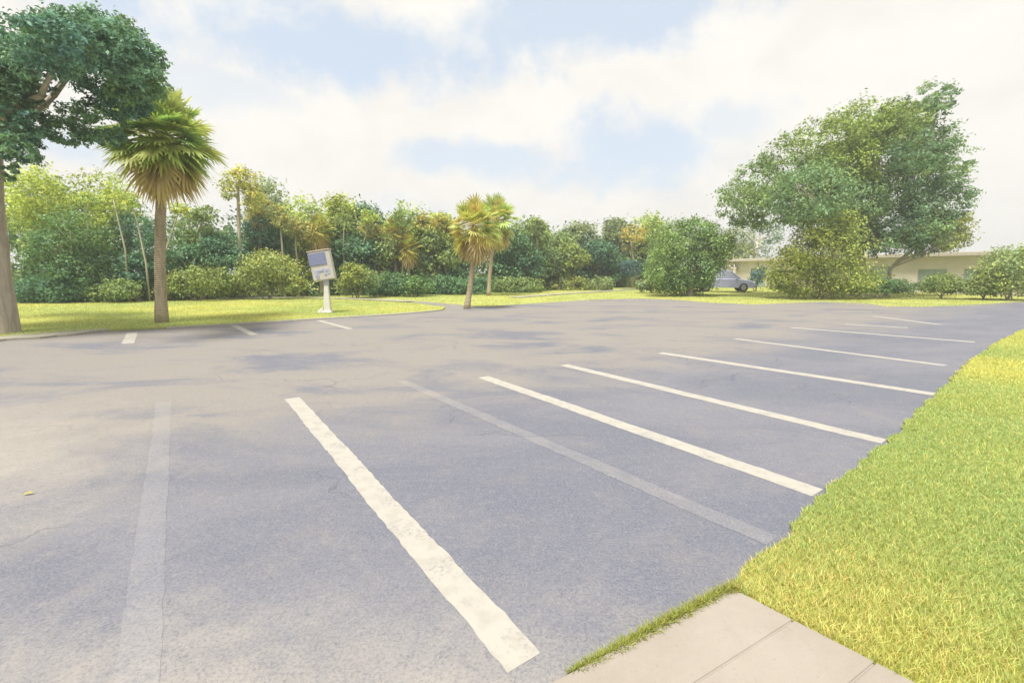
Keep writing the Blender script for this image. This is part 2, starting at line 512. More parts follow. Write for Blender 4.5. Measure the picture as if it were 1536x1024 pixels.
for k, (a, b, w, kind, lab) in enumerate(LINES):
    A, B = G(*a), G(*b)
    t = (B - A).normalized(); nn = Vector((-t.y, t.x, 0))
    n = max(6, int((B - A).length / 0.06))
    r = random.Random(40 + k)
    m = MB(); vs = []
    z = 0.0018
    drift = 0
    for i in range(n + 1):
        c = A + (B - A) * (i / n)
        drift = drift * 0.85 + r.uniform(-1, 1) * 0.003
        jl, jr = r.uniform(-.006, .006), r.uniform(-.006, .006)
        vs += [c + nn * (w / 2 + jl + drift) + Vector((0, 0, z)), c - nn * (w / 2 + jr - drift) + Vector((0, 0, z))]
    m.add(vs, [(2 * i, 2 * i + 1, 2 * i + 3, 2 * i + 2) for i in range(n)])
    mat = {'paint': M_PAINT, 'worn': M_PAINT2, 'faded': M_FADED, 'ghost': M_FADED2}[kind]
    o = m.build('parking_line', mat)
    tag(o, lab, 'parking line', 'painted stall lines' if k < 10 else 'painted lines near the island')

# ------------------------------------------------------------------ leaves
def leaf_quads(C, N, size, rg, aspect=0.55):
    """kite shaped leaves at C with normals N, sizes (n,)"""
    n = len(C)
    r = rg.normal(size=(n, 3))
    T = np.cross(N, r); T /= np.linalg.norm(T, axis=1, keepdims=True) + 1e-9
    B = np.cross(N, T)
    s = size[:, None]
    V = np.empty((n, 4, 3))
    V[:, 0] = C - T * s * 0.5
    V[:, 1] = C + B * s * aspect * 0.5 + N * s * 0.10
    V[:, 2] = C + T * s * 0.5 - N * s * 0.06
    V[:, 3] = C - B * s * aspect * 0.5 + N * s * 0.10
    return V.reshape(-1, 3), np.arange(n * 4).reshape(-1, 4)

def lobes_cloud(lobes, n, size, seed, clump=0.28, per=28, hue=0.0, up=0.55, warm=0.12, lhue=None):
    """leaf clumps spread through ellipsoid lobes. lobes rows: cx cy cz rx ry rz"""
    rg = np.random.default_rng(seed)
    L = np.asarray(lobes, float)
    area = (L[:, 3] * L[:, 4] + L[:, 3] * L[:, 5] + L[:, 4] * L[:, 5])
    nc = max(1, n // per)
    idx = rg.choice(len(L), nc, p=area / area.sum())
    d = rg.normal(size=(nc, 3)); d /= np.linalg.norm(d, axis=1, keepdims=True)
    rad = 1.0 - np.abs(rg.normal(0, 0.22, nc)); rad = np.clip(rad, 0.15, 1.05) + rg.uniform(-0.05, 0.12, nc)
    cc = L[idx, :3] + d * L[idx, 3:6] * rad[:, None]
    # clumps that sit deep inside another lobe are not needed
    keep = np.ones(nc, bool)
    for l in L:
        q = ((cc - l[:3]) / l[3:6]); keep &= (q ** 2).sum(1) > 0.28
    cc, d, idx = cc[keep], d[keep], idx[keep]
    nc = len(cc)
    lr = (L[idx, 3] * L[idx, 4] * L[idx, 5]) ** (1 / 3)
    cs = clump * lr * rg.uniform(0.6, 1.4, nc)
    cv = rg.normal(1.0, 0.20, nc)                       # clump tone
    ch = rg.normal(0.0, 0.12, nc) + hue                 # clump hue, yellow-green <-> blue-green
    lobe_h = rg.normal(0, 0.14, len(L))[idx]
    if lhue is not None: lobe_h = lobe_h + np.asarray(lhue)[idx]
    ow = rg.random(nc) < warm * .7                           # tired, browning clumps
    k = np.repeat(np.arange(nc), per)
    m = len(k)
    off = rg.normal(size=(m, 3)) * cs[k][:, None] * np.array([1, 1, 0.65]) * 0.62
    C = cc[k] + off
    N = d[k] * 0.5 + rg.normal(size=(m, 3)) * 0.55 + np.array([0, 0, up])
    N /= np.linalg.norm(N, axis=1, keepdims=True)
    sz = size * rg.uniform(0.6, 1.35, m)
    V, Fq = leaf_quads(C, N, sz, rg)
    tone = np.clip(cv[k] * rg.normal(1, 0.16, m), 0.45, 1.7)
    h = (ch + lobe_h)[k] + rg.normal(0, 0.07, m)
    tint = np.stack([tone * (1 + 0.5 * h), tone * (1 + 0.22 * h), tone * (1 - 0.6 * h)], 1)
    wv = np.array([1.22, 1.03, 0.95])
    tint = np.where(ow[k][:, None], tone[:, None] * wv, tint)
    return V, Fq, np.repeat(np.clip(tint, 0.05, 3), 4, 0)

def limb(m, a, b, r0, r1, sag=0.15, seg=5, sides=7):
    a, b = Vector(a), Vector(b)
    pts, rr = [], []
    off = Vector((random.uniform(-1, 1), random.uniform(-1, 1), random.uniform(0, 1))) * (b - a).length * sag
    for i in range(seg + 1):
        t = i / seg
        pts.append(a.lerp(b, t) + off * math.sin(math.pi * t) * 0.6)
        rr.append(r0 + (r1 - r0) * t ** 0.8)
    m.tube(pts, rr, sides, wob=0.04)

def broadleaf(name, label, base, lobes_w, n, size, color, seed, trunk_r=0.25, fork=None, lean=(0, 0), group=None, bark=None, cat='tree', clump=0.28, per=28, warm=0.1, hue=0.0, limbs=8, lhue=None, lr=1.0):
    """lobes_w: world ellipsoids; base: world point"""
    base = Vector(base)
    root = empty(name, base)
    tag(root, label, cat, group)
    L = np.asarray(lobes_w, float).copy(); L[:, :3] -= np.array(base)
    V, Fq, T = lobes_cloud(L, n, size, seed, clump, per, hue, 0.55, warm, lhue)
    cr = link('crown', mesh_np('crown', V, [Fq], T), M_LEAF, root, color)
    top = fork if fork is not None else 0.45 * L[:, 2].mean()
    tm = MB()
    fk = Vector((lean[0], lean[1], top))
    tm.tube([(0, 0, -0.15), (lean[0] * .02, lean[1] * .02, 0.12), (lean[0] * .2, lean[1] * .2, top * 0.3), (lean[0] * .6, lean[1] * .6, top * .7), fk],
            [trunk_r * 1.6, trunk_r * 1.2, trunk_r, trunk_r * .9, trunk_r * .8], 12, wob=0.05)
    order = np.argsort(-L[:, 3])
    for i in order[:limbs]:
        c = Vector(L[i, :3])
        mid = fk.lerp(c, 0.55) + Vector((0, 0, -0.15 * abs(c.z - fk.z)))
        limb(tm, fk - Vector((0, 0, 0.1)), mid, trunk_r * .55 * lr, trunk_r * .3 * lr, 0.1)
        limb(tm, mid, c, trunk_r * .3 * lr, trunk_r * .1 * lr, 0.1)
        for q in range(2):
            e = c + Vector((random.uniform(-1, 1) * L[i, 3], random.uniform(-1, 1) * L[i, 4], random.uniform(-.2, .9) * L[i, 5])) * .7
            limb(tm, mid.lerp(c, .6), e, trunk_r * .16, trunk_r * .05, 0.1, 3, 5)
    tr = tm.build('trunk', bark or M_BARK, root, smooth=True)
    return root

def px_lobes(rows, depth, spread=0.5, seed=0, thick=1.0, extra=0):
    """ellipsoids from surveyed (u,v,ru,rv) at a depth; real thickness in all directions"""
    r = random.Random(seed)
    out = []
    for u, v, ru, rv in rows:
        k = depth / F
        rx, rz = ru * k, rv * k
        ry = (rx + rz) / 2 * thick
        dd = depth + r.uniform(-spread, spread)
        c = P(u, v, dd)
        out.append((c.x, c.y, c.z, rx, ry, rz))
        for _ in range(extra):
            dd2 = depth + r.choice((-1, 1)) * r.uniform(spread, 2 * spread)
            c2 = P(u + r.uniform(-.3, .3) * ru, v + r.uniform(0, .3) * rv, dd2)
            out.append((c2.x, c2.y, c2.z, rx * .85, ry * .85, rz * .85))
    return out

# ------------------------------------------------------------------ palms
def palm_meshes(Rf, seed, n_green=46, n_dead=22, leaflets=20, dead_lo=-86, el_lo=-52):
    rg = random.Random(seed)
    def fan(d, Lp, Lb, droop, V, Fq, T, tone):
        d = d.normalized()
        side = d.cross(Vector((0, 0, 1)))
        if side.length < 0.1: side = Vector((1, 0, 0))
        side.normalize()
        upv = side.cross(d).normalized()
        roll = rg.uniform(-.5, .5)
        side = (side * math.cos(roll) + upv * math.sin(roll)).normalized(); upv = side.cross(d).normalized()
        # petiole
        b0 = d * 0.12
        hub = d * Lp + Vector((0, 0, -droop * .25 * Lp))
        w = 0.022 * Rf
        n0 = len(V)
        V.extend([b0 - side * w, b0 + side * w, hub + side * w * .7, hub - side * w * .7]); Fq.append((n0, n0 + 1, n0 + 2, n0 + 3)); T.extend([(tone[0] * 1.3, tone[1] * 1.1, tone[2])] * 4)
        for i in range(leaflets):
            a = (i / (leaflets - 1) - .5) * R(250)
            ld = (d * math.cos(a) + side * math.sin(a) + upv * (0.25 * abs(math.sin(a)))).normalized()
            ln = Lb * (0.75 + 0.25 * math.cos(a * .6)) * rg.uniform(.85, 1.1)
            wd = ln * 0.075
            sd = ld.cross(upv).normalized()
            tw = rg.uniform(-.4, .4)
            sd = (sd * math.cos(tw) + upv * math.sin(tw))
            tt = rg.uniform(.8, 1.2)
            prev = None
            for j, (q, ww) in enumerate(((0, .5), (.35, 1), (.7, .75), (1, .06))):
                c = hub + ld * ln * q + Vector((0, 0, -droop * ln * q * q * .75))
                n1 = len(V)
                V.extend([c - sd * wd * ww, c + sd * wd * ww])
                tn = tuple(x * tt * (1 + .15 * q) for x in tone)
                T.extend([tn, tn])
                if prev is not None: Fq.append((prev, prev + 1, n1 + 1, n1))
                prev = n1
    out = []
    V, Fq, T = [], [], []
    for i in range(n_green):
        t = (i + .5) / n_green
        el = R(76 - (76 - el_lo) * t ** 0.95)
        az = i * 2.399963 + rg.uniform(-.2, .2)
        d = Vector((math.cos(az) * math.cos(el), math.sin(az) * math.cos(el), math.sin(el)))
        old = max(0, t - .72)
        tone = (1 + .7 * old + rg.uniform(-.15, .25), 1 + .25 * old + rg.uniform(-.1, .15), 1 - .3 * old)
        fan(d, Rf * rg.uniform(.32, .68), Rf * rg.uniform(.30, .42), .15 + .38 * t, V, Fq, T, tone)
    out.append(mesh_np('crown', [tuple(p) for p in V], [np.array(Fq)], np.array(T)))
    V, Fq, T = [], [], []
    for i in range(n_dead):
        el = R(rg.uniform(dead_lo, -52))
        az = i * 2.399963 + rg.uniform(-.4, .4)
        d = Vector((math.cos(az) * math.cos(el), math.sin(az) * math.cos(el), math.sin(el)))
        k = rg.uniform(.7, 1.2)
        fan(d, Rf * rg.uniform(.35, .60), Rf * rg.uniform(.34, .5), .7, V, Fq, T, (k, k * .95, k * .9))
    out.append(mesh_np('dead_fronds', [tuple(p) for p in V], [np.array(Fq)], np.array(T)))
    return out

def palm(label, base, top, Rf, r0, seed, green, dead, group=None, meshes=None, n_green=46, n_dead=22, leaflets=20):
    root = empty('palm_tree', base)
    tag(root, label, 'palm tree', group)
    h = top - base
    tm = MB()
    N = 16
    pts, rr = [], []
    for i in range(N + 1):
        t = i / N
        pts.append(Vector((h.x * t + 0.05 * math.sin(t * 5 + seed), h.y * t, h.z * t - (0.1 if i == 0 else 0))))
        rr.append(r0 * (1.25 - .55 * min(1, t * 6) * .5) * (1 - .18 * t) * (1 + .04 * (i % 2)))
    rr[-1] *= 1.2; rr[-2] *= 1.3; rr[-3] *= 1.15
    tm.tube(pts, rr, 14, wob=.04)
    tm.build('trunk', M_PALMBARK, root, smooth=True)
    cm, dm = meshes or palm_meshes(Rf, seed, n_green, n_dead, leaflets)
    for nm, me, c in (('crown', cm, green), ('dead_fronds', dm, dead)):
        o = link(nm, me, M_FROND, root, c)
        o.location = h
    return root

GREEN_Y, GREEN_M, GREEN_D, TEAL = (0.42, 0.48, 0.12), (0.26, 0.35, 0.12), (0.145, 0.26, 0.11), (0.135, 0.265, 0.14)
TAN = (0.54, 0.46, 0.25)

# tall cabbage palm on the island
b = G(243, 486); b.z = 0.05
palm('tall cabbage palm with a tan skirt of dead fronds on the grass island', b, P(241, 203, b.y), 1.75, 0.165, 3, (0.36, 0.46, 0.15), TAN, None, None, 125, 22, 20)

# ------------------------------------------------------------------ big oak at the left edge
b = G(-7, 503); b.z = 0.03
dL = b.y - 0.2
rows = [(38, 182, 32, 30), (18, 125, 34, 40), (52, 92, 36, 30), (100, 66, 46, 34), (160, 60, 50, 34), (205, 88, 34, 34), (150, 112, 36, 36), (198, 118, 38, 32), (95, 196, 36, 20), (140, 182, 38, 26),
        (185, 152, 32, 24), (28, 222, 26, 20), (8, 250, 16, 18), (165, 205, 20, 14), (10, 190, 30, 30),
        (-50, 90, 70, 60), (-120, 140, 70, 60), (-60, 170, 60, 40), (-190, 170, 60, 50)]
lob = px_lobes(rows, dL, 0.8, 2, 1.0, 0)
for (x, y, z, a, c, d) in lob[3:6] + lob[-4:-2]:
    for sgn in (-1, 1):
        f = (y + sgn * random.uniform(1.4, 2.4)) / y
        lob.append((x * f - .3, y * f, EYE + (z - EYE) * f, a * .85, c * .9, d * .85))
for (x, y, z, a, c, d) in lob[:2] + lob[11:12] + lob[14:15]:
    f = (y - 1.3) / y
    lob.append((x * f, y * f, EYE + (z - EYE) * f, a * .8, c * .8, d * .8))
broadleaf('oak_tree', 'large dark spreading oak at the left edge with a thick pale trunk', b, lob, 100000, 0.10, (0.155, 0.285, 0.18), 11, 0.40, 5.2, (P(-26, 225, b.y).x - b.x, 0.1), None, M_BARK, clump=0.21, per=34, warm=0.04, limbs=12, lr=.55)

# ------------------------------------------------------------------ pair of palms mid picture
b = G(701, 463); b.z = 0.0
palm('leaning palm with yellowing crown beside the tip of the grass island', b, P(713, 338, b.y), 1.45, 0.13, 12, (0.48, 0.49, 0.17), TAN, None, None, 70, 24, 16)
b = G(732, 443); b.z = 0
palm('taller yellowing palm just behind the leaning palm, thin trunk half hidden', b, P(745, 328, b.y), 2.0, 0.14, 15, (0.45, 0.50, 0.17), TAN, None, None, 64, 20, 16)

# ------------------------------------------------------------------ the wood beyond the lawn
def wood_depth(u):
    """depth of the front of the wood"""
    pts = [(-300, 24), (0, 26), (200, 27), (400, 32), (600, 36), (800, 43), (900, 52), (1000, 60), (1150, 74)]
    for (a, d), (b2, e) in zip(pts[:-1], pts[1:]):
        if u <= b2: return d + (e - d) * max(0, u - a) / (b2 - a)
    return pts[-1][1]

def auto_lobes(u, vt, vb, half, depth, seed, k=9):
    """irregular crown between image heights vt..vb"""
    r = random.Random(seed)
    rows = []
    c, hh = (vt + vb) / 2, (vb - vt) / 2
    rows.append((u, vt + hh * .38, half * .55, hh * .38))
    for i in range(k):
        a = r.uniform(0, 2 * math.pi)
        q = r.uniform(.35, .72)
        rows.append((u + math.cos(a) * half * q, c + math.sin(a) * hh * q * .9, half * r.uniform(.3, .5), hh * r.uniform(.25, .42)))
    return px_lobes(rows, depth, half * depth / F * .45, seed, 1.0, 0)

YG = (0.44, 0.53, 0.13)
WOOD = [  # u, top, bottom, half width, depth offset, colour, warm, label
 (60, 252, 430, 62, 1.0, YG, .04, 'bright yellow green tree behind the thick pale oak trunk'),
 (150, 258, 420, 62, 2.0, YG, .06, 'broad yellow green tree showing between the oak and the tall palm'),
 (105, 320, 452, 70, -.5, GREEN_D, .0, 'deep green rounded tree low in front of the yellow green trees at left'),
 (205, 320, 445, 48, .3, TEAL, .0, 'blue green tree low behind the trunk of the tall palm'),
 (285, 312, 445, 55, 1.5, GREEN_M, .06, 'mid green tree just right of the tall palm trunk'),
 (310, 345, 440, 48, .2, TEAL, .0, 'blue green understorey tree right of the tall palm'),
 (408, 270, 420, 36, 4.0, (.30,.38,.22), .0, 'grey green tree rising behind the slim bare trunked tree'),
 (400, 325, 435, 50, 1.0, TEAL, .05, 'dark blue green tree left of the pay sign, behind the yellow shrub'),
 (455, 297, 430, 40, 1.6, YG, .12, 'yellow green tree rising above and left of the pay sign'),
 (510, 292, 420, 34, 2.2, YG, .06, 'bright yellow topped tree just above the pay sign'),
 (545, 300, 425, 36, 3.0, GREEN_D, .0, 'dark domed tree between the bright yellow topped tree and the tan flecked ones'),
 (525, 345, 440, 48, .6, TEAL, .0, 'blue green tree right behind the pay sign'),
 (612, 305, 430, 44, 1.2, YG, .16, 'tan and yellow flecked tree right of the pay sign'),
 (575, 350, 442, 46, .4, GREEN_M, .1, 'mid green tree low beside the bushes right of the pay sign'),
 (640, 345, 442, 48, .4, GREEN_M, .05, 'dense mid green tree left of the leaning palm'),
 (660, 320, 425, 32, 2.0, YG, .15, 'small yellow green round topped tree left of the leaning palm'),
 (690, 365, 444, 44, .5, TEAL, .0, 'blue green tree behind the leaning palm trunk'),
 (768, 350, 444, 46, .2, GREEN_D, .03, 'deep green tree low to the right of the two palms'),
 (795, 328, 430, 42, 2.2, GREEN_M, .05, 'light topped tree right of the two palms'),
 (835, 345, 440, 50, .8, GREEN_M, .02, 'wide mid green tree over the start of the far footpath'),
 (868, 335, 420, 42, 4.0, (.25,.32,.17), .0, 'pale grey green tree set back over the far footpath'),
 (895, 362, 436, 44, .4, TEAL, .0, 'low blue green tree midway along the far footpath'),
 (925, 330, 425, 34, 2.0, (.25,.32,.15), .0, 'pale green tree left of the yellow green one by the round bushy tree'),
 (965, 322, 432, 44, .5, YG, .05, 'yellow green tree behind the left side of the round bushy tree'),
 (940, 378, 434, 36, -.6, GREEN_M, .05, 'low light green tree near the far end of the footpath'),
]
for i, (u, vt, vb, half, dd, colr, warm, lab) in enumerate(WOOD):
    d = wood_depth(u) + dd
    base = P(u, 430, d); base.z = 0
    broadleaf('tree', lab, base, auto_lobes(u, vt, vb, half, d, 100 + i), 9000, 0.0066 * d, colr, 200 + i, 0.16, None, (random.uniform(-.3, .3), 0), 'trees at the edge of the wood', M_SLIMBARK, clump=.38, per=22, warm=warm, limbs=5)

# slim tall tree and slender stems
def slim(label, bu, bv_d, tops, r, rows, color, seed, warm=.2, name='tree', bark=None, n=2600):
    d = bv_d
    base = P(bu, 430, d); base.z = 0
    root = empty(name, base)
    tag(root, label, 'tree', 'slender trees at the edge of the wood')
    tm = MB()
    pts = [Vector((0, 0, -.1))] + [P(u, v, d) - base for u, v in tops]
    n_ = len(pts)
    tm.tube(pts, [r * (1.15 - .6 * k / (n_ - 1)) for k in range(n_)], 8, wob=.06)
    L = np.array(px_lobes(rows, d, .3, seed)); L[:, :3] -= np.array(base)
    for l in L:
        limb(tm, pts[-2].lerp(pts[-1], random.uniform(.3, 1)), l[:3], r * .45, r * .12, .1, 4, 5)
    tm.build('trunk', bark or M_SLIMBARK, root, smooth=True)
    V, Fq, T = lobes_cloud(L, n, .0055 * d, seed, .4, 20, 0, .55, warm)
    link('crown', mesh_np('crown', V, [Fq], T), M_LEAF, root, color)
    return root
slim('tall slim tree with a bare pale trunk and small yellow crown', 361, 30.5, [(361, 400), (358, 330), (357, 285), (360, 268)], .12, [(352, 275, 18, 17), (372, 270, 16, 14), (380, 300, 12, 16), (360, 262, 14, 9), (345, 292, 10, 9)], (.50,.52,.14), 301)
slim('thin leaning stem with sparse leaves left of the tall palm trunk', 191, 26.2, [(188, 375), (176, 325), (170, 300)], .05, [(170, 296, 14, 10), (160, 305, 10, 8)], YG, 302, n=500)
slim('thin stem slanting left, close beside the tall palm trunk', 222, 26.2, [(219, 395), (205, 330), (196, 305)], .05, [(196, 300, 14, 10)], YG, 303, n=400)
slim('thin pale stem slanting right behind the tall palm trunk', 242, 26.4, [(247, 380), (262, 335), (268, 318)], .045, [(270, 314, 12, 9)], YG, 304, n=400)
slim('slender tree with an orange tinged crown left of the pay sign', 426, 31.5, [(424, 380), (421, 345), (420, 325)], .07, [(414, 322, 16, 14), (428, 332, 14, 14)], (.46,.47,.15), 305, .25, n=1100)
slim('slender tree with a rust tinged top just left of the pay sign head', 447, 32.2, [(446, 400), (443, 360), (446, 340)], .07, [(452, 344, 18, 11), (440, 338, 12, 10)], (.48,.46,.16), 306, .3, n=900)
slim('slender pale stem rising behind the right edge of the pay sign', 516, 34, [(516, 395), (515, 360), (516, 335)], .05, [(517, 330, 14, 9)], GREEN_M, 307, .1, n=400)
slim('forked slender tree with tan leaves right of the pay sign', 563, 35, [(562, 385), (559, 355), (564, 335)], .08, [(552, 345, 14, 14), (570, 352, 14, 16)], (.46,.48,.16), 308, .22, n=1200)
slim('slender tree with a brown tinged round top left of the leaning palm', 641, 37.5, [(640, 385), (637, 360), (640, 340)], .07, [(640, 335, 14, 14)], (.47,.46,.15), 309, .3, n=900)
slim('thin pinkish stemmed tree nearest the left of the leaning palm', 667, 38.5, [(667, 390), (664, 362), (663, 345)], .08, [(663, 340, 15, 12)], (.38,.38,.10), 310, .3, n=900)
slim('slender pale stemmed tree with a rusty clump near the round bushy tree', 949, 50, [(949, 385), (948, 370), (946, 362)], .12, [(943, 370, 9, 9), (950, 350, 16, 12)], (.46,.44,.17), 311, .25, n=900)

slim('thin bare stem in the dark gap between the oak trunk and the tall palm', 128, 26.0, [(128, 390), (132, 340), (127, 305)], .05, [(127, 300, 14, 10)], YG, 312, .1, n=500)
slim('crooked pale stem between the tall palm and the tall slim tree', 305, 29.5, [(306, 390), (300, 350), (308, 322)], .06, [(308, 318, 15, 10)], GREEN_M, 313, .1, n=600)
slim('slender pale stem leaning away just above the bush right of the pay sign', 538, 34.2, [(540, 390), (548, 355), (552, 330)], .05, [(553, 326, 13, 9)], YG, 314, .1, n=500)
slim('slender pale trunk midway between the pay sign and the leaning palm', 603, 35.2, [(604, 395), (600, 360), (603, 330)], .06, [(603, 326, 15, 11)], GREEN_M, 315, .1, n=600)
slim('slender pale trunk just right of the taller yellowing palm', 803, 42.5, [(803, 395), (806, 365), (802, 345)], .08, [(802, 340, 16, 11)], GREEN_M, 316, .1, n=700)

# cabbage palms standing in the wood: one built, the rest copied
wp_mesh = palm_meshes(1.35, 61, 46, 14, 14)
WP = [(478, 345, 33.5, 'small cabbage palm in the wood directly above the pay sign'), (592, 348, 35.6, 'cabbage palm head in the wood right of the pay sign, tan beneath'),
      (612, 372, 35.4, 'lower cabbage palm in the wood between the pay sign and the leaning palm'), (388, 312, 32.4, 'cabbage palm head beside the crown of the tall slim tree')]
for i, (u, v, d, lab) in enumerate(WP):
    base = P(u + 3, 430, d); base.z = 0
    top = P(u, v, d)
    palm(lab, base, top, 1.35, .13, 70 + i, (.38, .39, .10), (.52, .43, .2), 'cabbage palms inside the wood', wp_mesh)

# the unbroken mass of the wood behind
mass = []
rr_ = random.Random(9)
for u in range(-420, 1100, 26):
    d = wood_depth(u) + rr_.uniform(4.5, 9)
    vt = np.interp(u, [-400, 20, 200, 300, 420, 640, 800, 900, 1000, 1100], [262, 262, 278, 335, 305, 328, 340, 348, 345, 352]) + rr_.uniform(-8, 16)
    top = P(u, vt, d).z
    for k in range(4):
        w = 26 * d / F * rr_.uniform(1.1, 1.8)
        zc = top * (0.16 + .245 * k) - .12 * top
        c = P(u + rr_.uniform(-14, 14), 400, d + rr_.uniform(-1.5, 1.5))
        mass.append((c.x, c.y, zc, w, w * 1.1, top * .2))
V, Fq, T = lobes_cloud(mass, 90000, .34, 77, .34, 24, 0, .4, .04)
tag(link('woodland', mesh_np('woodland', V, [Fq], T), M_LEAF, None, (.21, .32, .14)), 'dense green wood closing the far side of the lawn', 'woodland', None, 'stuff')

# shrubs along the foot of the wood
def shrub(label, rows, depth, n, size, color, seed, warm=.05, group=None, name='shrub', cat='shrub', clump=.34):
    L = px_lobes(rows, depth, .35, seed, 1.1)
    u0 = sum(r[0] for r in rows) / len(rows)
    base = P(u0, 430, depth); base.z = 0
    root = empty(name, base)
    tag(root, label, cat, group)
    L = np.array(L); L[:, :3] -= np.array(base)
    L[:, 2] = np.maximum(L[:, 2], .25)
    V, Fq, T = lobes_cloud(L, int(n * 2.2), size * .98, seed, clump, 22, 0, .5, warm)
    V[:, 2] = np.maximum(V[:, 2], .01 + rng.random(len(V)) * .03)
    link('foliage', mesh_np('foliage', V, [Fq], T), M_LEAF, root, color)
    sm = MB()
    for l in L:
        limb(sm, (random.uniform(-.15, .15), random.uniform(-.15, .15), -.05), l[:3], .05, .015, .1, 4, 5)
    sm.build('stem', M_BARK, root, smooth=True)
    return root
ug = []
for u in range(-400, 1000, 13):
    d = wood_depth(u) + rr_.uniform(-.4, 1.4)
    c = P(u + rr_.uniform(-6, 6), 420, d)
    h_ = rr_.uniform(.35, 1.0) + (rr_.random() < .2) * rr_.uniform(.3, 1.1)
    ug.append((c.x, c.y, h_ * .5, rr_.uniform(.5, .95), .8, h_))
V, Fq, T = lobes_cloud(ug, 42000, .17, 78, .36, 22, 0, .5, .05)
V[:, 2] = np.maximum(V[:, 2], .02)
tag(link('undergrowth', mesh_np('undergrowth', V, [Fq], T), M_LEAF, None, (.20, .30, .11)), 'tangled green undergrowth along the foot of the wood', 'undergrowth', None, 'stuff')
g = 'shrubs along the foot of the wood'
shrub('dark blue green shrub at the left foot of the wood by the oak trunk', [(60, 435, 30, 18), (95, 440, 26, 14), (40, 440, 20, 12)], 25.0, 2600, .15, TEAL, 401, .0, g)
shrub('light green low shrub left of the tall palm base', [(150, 438, 24, 12), (180, 434, 22, 14), (125, 442, 16, 8)], 25.4, 2200, .14, GREEN_M, 402, .08, g)
shrub('light yellow green shrub right of the tall palm trunk', [(275, 425, 26, 18), (310, 420, 30, 20), (255, 432, 16, 12), (335, 428, 20, 14)], 27.2, 3400, .15, (.27,.35,.11), 403, .1, g)
shrub('big yellow green shrub left of the pay sign', [(400, 398, 30, 20), (425, 412, 26, 20), (385, 415, 26, 20), (365, 425, 22, 14), (440, 428, 18, 12)], 28.8, 4200, .16, (.34,.40,.12), 404, .12, g)
shrub('rounded light green bush just right of the pay sign', [(530, 412, 18, 16), (545, 420, 20, 16), (522, 428, 16, 12)], 30.5, 2400, .16, (.29,.36,.11), 405, .03, g)
shrub('dark green shrub between the pay sign and the leaning palm', [(590, 425, 26, 16), (620, 428, 26, 14), (565, 430, 18, 12)], 33, 2600, .18, GREEN_D, 406, .0, g)
shrub('deep blue green shrub at the foot of the leaning palm', [(660, 428, 26, 14), (690, 430, 22, 12), (715, 430, 22, 12)], 36, 2400, .19, TEAL, 407, .0, g)
shrub('green shrub right of the two palms at the lawn edge', [(760, 430, 24, 11), (790, 430, 22, 12)], 39.5, 2000, .2, GREEN_M, 408, .06, g)
shrub('low pale green shrub beside the far footpath', [(830, 430, 24, 9), (862, 428, 22, 10), (900, 426, 22, 9)], 45, 2000, .22, (.29,.35,.11), 409, .03, g)
shrub('blue green shrub under the rusty slender tree', [(947, 402, 15, 11), (960, 398, 10, 8)], 47, 1000, .2, (.09, .17, .14), 410, .0, g)
shrub('pale green bush beside the left foot of the round bushy tree', [(985, 425, 16, 10), (968, 428, 14, 7)], 39, 1200, .19, (.27,.34,.14), 411, .0, g)

# round bushy tree
dB = G(1035, 443).y
rows = [(1030, 360, 38, 32), (1000, 372, 26, 28), (1065, 370, 30, 30), (1048, 345, 26, 18), (1015, 350, 22, 18), (1062, 394, 22, 22), (995, 400, 24, 22), (1030, 400, 40, 28), (1042, 415, 27, 20), (1005, 422, 28, 16), (1035, 428, 34, 14), (1085, 365, 16, 16)]
b = P(1035, 430, dB); b.z = 0
broadleaf('bushy_tree', 'round dense green tree standing alone left of the parked car', b, px_lobes(rows, dB, .8, 5, 1.0, 1), 34000, .17, (.24, .35, .115), 501, .22, 1.2, (0, 0), None, M_BARK, clump=.3, per=24, warm=.03)

# big live oak, right
dO = 33.5
rows = [(1112, 305, 36, 28), (1140, 275, 40, 32), (1165, 310, 50, 32), (1185, 240, 42, 34), (1215, 285, 55, 42), (1235, 215, 44, 36), (1265, 250, 52, 42), (1290, 195, 44, 36), (1275, 300, 55, 34), (1320, 235, 52, 44),
        (1345, 180, 36, 30), (1330, 290, 52, 38), (1375, 225, 36, 32), (1370, 275, 46, 42), (1390, 160, 26, 28), (1412, 145, 20, 22), (1418, 235, 20, 38), (1405, 300, 36, 32), (1416, 265, 22, 30), (1300, 225, 50, 40), (1330, 335, 60, 26), (1385, 345, 34, 22), (1130, 325, 34, 14), (1205, 325, 26, 12), (1325, 360, 52, 20), (1385, 368, 38, 14), (1285, 350, 34, 24), (1350, 345, 50, 24)]
b = P(1290, 430, dO); b.z = 0
lobs = px_lobes(rows, dO, 2.0, 8, 1.15, 0)
lit_hue = [.62 if v < 262 and u < 1360 else (.12 if u < 1190 else -.16) for u, v, _, _ in rows]  # sunlit upper left and shaded underside of the crown painted into lobe hues
for j in range(4, 14, 2):
    x, y, z, a, c, d2 = lobs[j]
    for sgn in (-1, 1):
        q = sgn * random.uniform(2.2, 3.8)
        lobs.append((x * (y + q) / y, y + q, EYE + (z - .3 - EYE) * (y + q) / y, a * .85, c * .9, d2 * .8)); lit_hue.append(lit_hue[j])
broadleaf('oak_tree', 'huge spreading live oak leaning over the long cream building', b, lobs, 110000, .19, (.21, .32, .135), 511, .5, 3.6, (-.6, 0), None, M_BARK, clump=.20, per=36, warm=.04, limbs=14, lhue=lit_hue)

